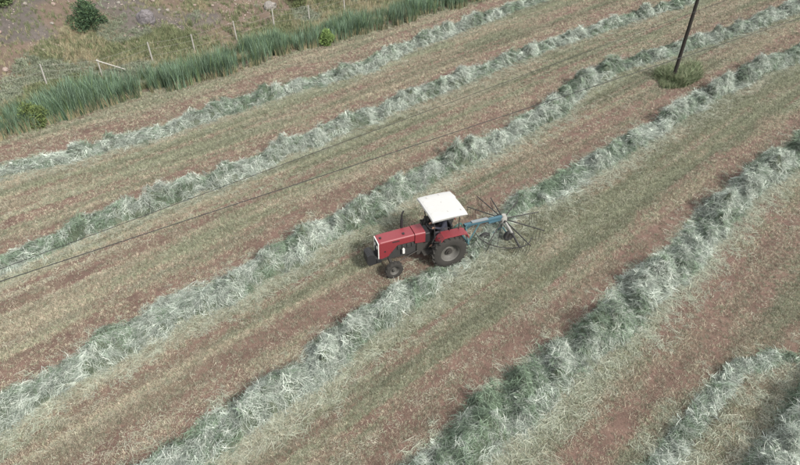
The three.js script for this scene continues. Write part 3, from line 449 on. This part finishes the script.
  mesh('number_plate', box(-0.56, -0.54, 1.15, 1.27, -0.4, -0.14, 0.004), whiteTrim, t);

  // ------------------------------------------------------------ driver
  const P = thing('person', 'person in dark clothes sitting on the tractor seat under the canopy', 'person', [TR.x, 0, TR.z], TR.turn);
  function field(bones, cell, smooth = 0.035) { // bones: [a, ra, b, rb]; smooth union of tapered capsules, meshed
    const lo = [9, 9, 9], hi = [-9, -9, -9]; for (const [a, ra, b, rb] of bones) for (const [p, r] of [[a, ra], [b, rb]]) p.forEach((v, i) => { lo[i] = Math.min(lo[i], v - r - 0.05); hi[i] = Math.max(hi[i], v + r + 0.05); });
    const size = Math.max(hi[0] - lo[0], hi[1] - lo[1], hi[2] - lo[2]), n = Math.min(110, Math.ceil(size / cell) + 4), c = lo.map((v, i) => (v + hi[i]) / 2), half = size / 2 * (n / (n - 4));
    const mc = new MarchingCubes(n, black, false, false, 200000); mc.isolation = 0;
    for (let z = 0; z < n; z++) for (let y = 0; y < n; y++) for (let x = 0; x < n; x++) {
      const p = [x, y, z].map((v, i) => c[i] + (v / (n / 2) - 1) * half); let d = 1;
      for (const [a, ra, b, rb] of bones) { const ab = b.map((v, i) => v - a[i]), ap = p.map((v, i) => v - a[i]), L = ab[0] ** 2 + ab[1] ** 2 + ab[2] ** 2 || 1e-9, k = clamp((ap[0] * ab[0] + ap[1] * ab[1] + ap[2] * ab[2]) / L), e = Math.hypot(ap[0] - ab[0] * k, ap[1] - ab[1] * k, ap[2] - ab[2] * k) - lerp(ra, rb, k); const h = clamp(0.5 + 0.5 * (d - e) / smooth); d = lerp(d, e, h) - smooth * h * (1 - h); }
      mc.field[x + y * n + z * n * n] = -d;
    }
    mc.update(); const g = new THREE.BufferGeometry(), N = mc.count; g.setAttribute('position', new THREE.Float32BufferAttribute(mc.positionArray.slice(0, N * 3), 3)); g.setAttribute('normal', new THREE.Float32BufferAttribute(mc.normalArray.slice(0, N * 3), 3));
    g.scale(half, half, half); g.translate(...c); return g;
  }
  const J = { pel: [-0.1, 1.36, 0], chest: [-0.04, 1.66, 0], neck: [0.0, 1.86, 0], head: [0.04, 2.05, 0], chin: [0.09, 1.98, 0] };
  const limb = z => ({ hip: [-0.08, 1.34, z * 0.11], knee: [0.34, 1.3, z * 0.2], ank: [0.48, 0.86, z * 0.27], toe: [0.68, 0.72, z * 0.28], sh: [-0.02, 1.78, z * 0.19], el: [0.12, 1.55, z * 0.29], wr: [0.36, 1.59, z * 0.19], hand: [0.45, 1.6, z * 0.165] });
  const skin = std(col(0.33, 0.19, 0.13), 0.6), cloth = std(col(0.028, 0.03, 0.045), 0.95), trouser = std(col(0.04, 0.034, 0.04), 0.95), shoe = std(col(0.02, 0.018, 0.016), 0.7), capm = std(col(0.06, 0.055, 0.05), 0.9);
  const B = [[J.pel, 0.11, J.chest, 0.12], [J.chest, 0.1, J.neck, 0.055], [J.neck, 0.052, J.head, 0.085], [J.head, 0.095, J.chin, 0.07], [[0.12, 2.04, 0], 0.016, [0.15, 2.015, 0], 0.017]];
  for (const z of [-1, 1]) { const q = limb(z); B.push([q.hip, 0.085, q.knee, 0.06], [q.knee, 0.058, q.ank, 0.042], [q.ank, 0.04, q.toe, 0.035], [q.sh, 0.06, q.el, 0.045], [q.el, 0.042, q.wr, 0.03], [q.wr, 0.03, q.hand, 0.035], [[0.035, 2.05, z * 0.09], 0.018, [0.03, 2.02, z * 0.09], 0.014]);
    for (let i = 0; i < 4; i++) { const h = q.hand, f = [h[0] + 0.03, h[1] + 0.005, h[2] + (i - 1.5) * 0.019], e = [h[0] + 0.065 - Math.abs(i - 1.4) * 0.008, h[1] - 0.02, h[2] + (i - 1.5) * 0.02]; B.push([f, 0.0095, e, 0.008], [e, 0.008, [e[0] - 0.025, e[1] - 0.03, e[2]], 0.0075]); } B.push([q.wr.map((v, i) => lerp(v, q.hand[i], 0.5)), 0.012, [q.hand[0] + 0.02, q.hand[1] + 0.005, q.hand[2] - z * 0.05], 0.0095]); }
  mesh('body', field(B, 0.013, 0.012), skin, P);
  const jb = [[J.pel, 0.135, J.chest, 0.15], [J.chest, 0.14, [-0.01, 1.82, 0], 0.075]], tb = [[[-0.1, 1.34, -0.06], 0.13, [-0.1, 1.34, 0.06], 0.13]];
  for (const z of [-1, 1]) { const q = limb(z); jb.push([[-0.03, 1.76, 0], 0.08, q.sh, 0.078], [q.sh, 0.078, q.el, 0.062], [q.el, 0.06, q.wr, 0.045]); tb.push([q.hip, 0.105, q.knee, 0.08], [q.knee, 0.078, q.ank, 0.066]); mesh('shoe', field([[q.ank.map((v, i) => v - [0.02, 0.05, 0][i]), 0.055, q.toe, 0.045]], 0.012), shoe, P); }
  mesh('jacket', field(jb, 0.018), cloth, P); mesh('trousers', field(tb, 0.018), trouser, P);
  mesh('cap', [new THREE.SphereGeometry(0.112, 20, 12, 0, 6.29, 0, 1.45).translate(0.035, 2.075, 0), new THREE.CylinderGeometry(0.085, 0.095, 0.015, 20).scale(1, 1, 0.85).translate(0.12, 2.085, 0)], capm, P);
}

// ---------------------------------------------------------------- rotary rake behind the tractor (same axes as the tractor)
{
  const k = thing('rotary_rake', 'rotary hay rake with blue boom and thin dark radiating arms hitched behind tractor', 'hay rake', [TR.x, 0, TR.z], TR.turn);
  const blue = std(col(0.04, 0.095, 0.125), 0.65), grey = std(col(0.17, 0.19, 0.20), 0.65), dk = std(col(0.03, 0.028, 0.026), 0.7), rub = std(col(0.025, 0.025, 0.025), 0.95), pale = std(col(0.27, 0.26, 0.24), 0.7), teal = std(col(0.035, 0.095, 0.105), 0.65);
  const hx = -3.12, hz = 0.42, hy = 0.72;
  mesh('headstock', [beam([-1.08, 0.5, -0.4], [-1.08, 0.5, 0.4], 0.09, 0.09), beam([-1.1, 0.5, -0.36], [-1.1, 1.05, 0], 0.06, 0.06), beam([-1.1, 0.5, 0.36], [-1.1, 1.05, 0], 0.06, 0.06), beam([-1.1, 1.05, 0], [-1.3, 0.97, 0.28], 0.06, 0.06), beam([-1.1, 0.5, -0.3], [-1.9, 0.88, 0.3], 0.05, 0.05), beam([-1.1, 0.5, 0.36], [-1.6, 0.92, 0.33], 0.05, 0.05)], teal, k);
  const boom = mesh('boom', [beam([-1.15, 0.98, 0.28], [hx + 0.1, 0.86, hz], 0.13, 0.13), beam([-2.3, 0.84, 0.24], [hx, 0.72, hz], 0.07, 0.07)], blue, k);
  mesh('boom_cover', beam([-1.5, 1.045, 0.3], [-2.3, 0.995, 0.357], 0.15, 0.06), grey, boom);
  mesh('hub', [new THREE.CylinderGeometry(0.15, 0.19, 0.22, 20).translate(hx, hy, hz), new THREE.CylinderGeometry(0.09, 0.12, 0.12, 18).translate(hx, hy + 0.17, hz), bar([hx, 0.3, hz], [hx, hy, hz], 0.045)], pale, k);
  [56, 84, 100, 140, 178, 222, 262, 276, 318].forEach((deg, i) => {
    const a = THREE.MathUtils.degToRad(deg), dx = Math.cos(a), dz = Math.sin(a), at = (r, y, o = 0) => [hx + dx * r - dz * o, y, hz + dz * r + dx * o], L = deg === 84 ? 2.12 : deg === 262 ? 1.92 : 1.82, thick = deg === 276;
    const arm = mesh('tine_arm', thick ? [bar(at(0.12, hy), at(1.05, 0.68), 0.045, 0.04), bar(at(1.0, 0.68), at(1.85, 0.58), 0.05, 0.045)] : [bar(at(0.12, hy), at(L, 0.6), 0.031, 0.023)], dk, k);
    if (thick) mesh('arm_sleeve', bar(at(0.3, 0.71), at(1.0, 0.68), 0.055, 0.055, 10), pale, arm);
    for (let j = 0; j < 4; j++) { const r = L - 0.06 - j * 0.13; mesh('tine', tube([at(r, 0.62), at(r, 0.48, -0.02), at(r, 0.25, 0.02), at(r + 0.01, 0.06, 0.11)], 0.008, 8, 5), dk, arm); }
  });
  // running gear under the rotor
  mesh('axle_frame', [beam([hx + 1.0, 0.2, hz - 0.36], [hx, 0.3, hz], 0.05, 0.05), beam([hx, 0.2, hz - 0.6], [hx, 0.3, hz], 0.05, 0.05), beam([hx, 0.3, hz], [hx - 0.1, 0.2, hz + 0.55], 0.05, 0.05)], teal, k);
  for (const [x, z] of [[hx + 1.05, hz - 0.38], [hx, hz - 0.62], [hx - 0.1, hz + 0.6]]) { const w = mesh('support_wheel', [new THREE.TorusGeometry(0.19, 0.075, 10, 24).translate(x, 0.262, z)], rub, k); mesh('wheel_disc', cylZ(0.13, z - 0.03, z + 0.03, x, 0.262, 16), dk, w); }
  mesh('guard_hoop', tube([[-1.55, 0.72, 0.08], [-1.72, 0.45, -0.14], [-1.95, 0.33, -0.42], [-2.25, 0.31, -0.75], [-2.7, 0.3, -1.0], [-3.2, 0.3, -1.1], [-3.6, 0.32, -1.02], [-3.85, 0.4, -0.82]], 0.023, 48, 6), dk, k);
  mesh('hoop_strut', [bar([-2.25, 0.31, -0.75], [hx + 0.05, 0.45, hz], 0.014), bar([-3.2, 0.3, -1.1], [hx, 0.45, hz], 0.014)], dk, k);
}
//</TRACTOR>
renderer.render(scene, camera);
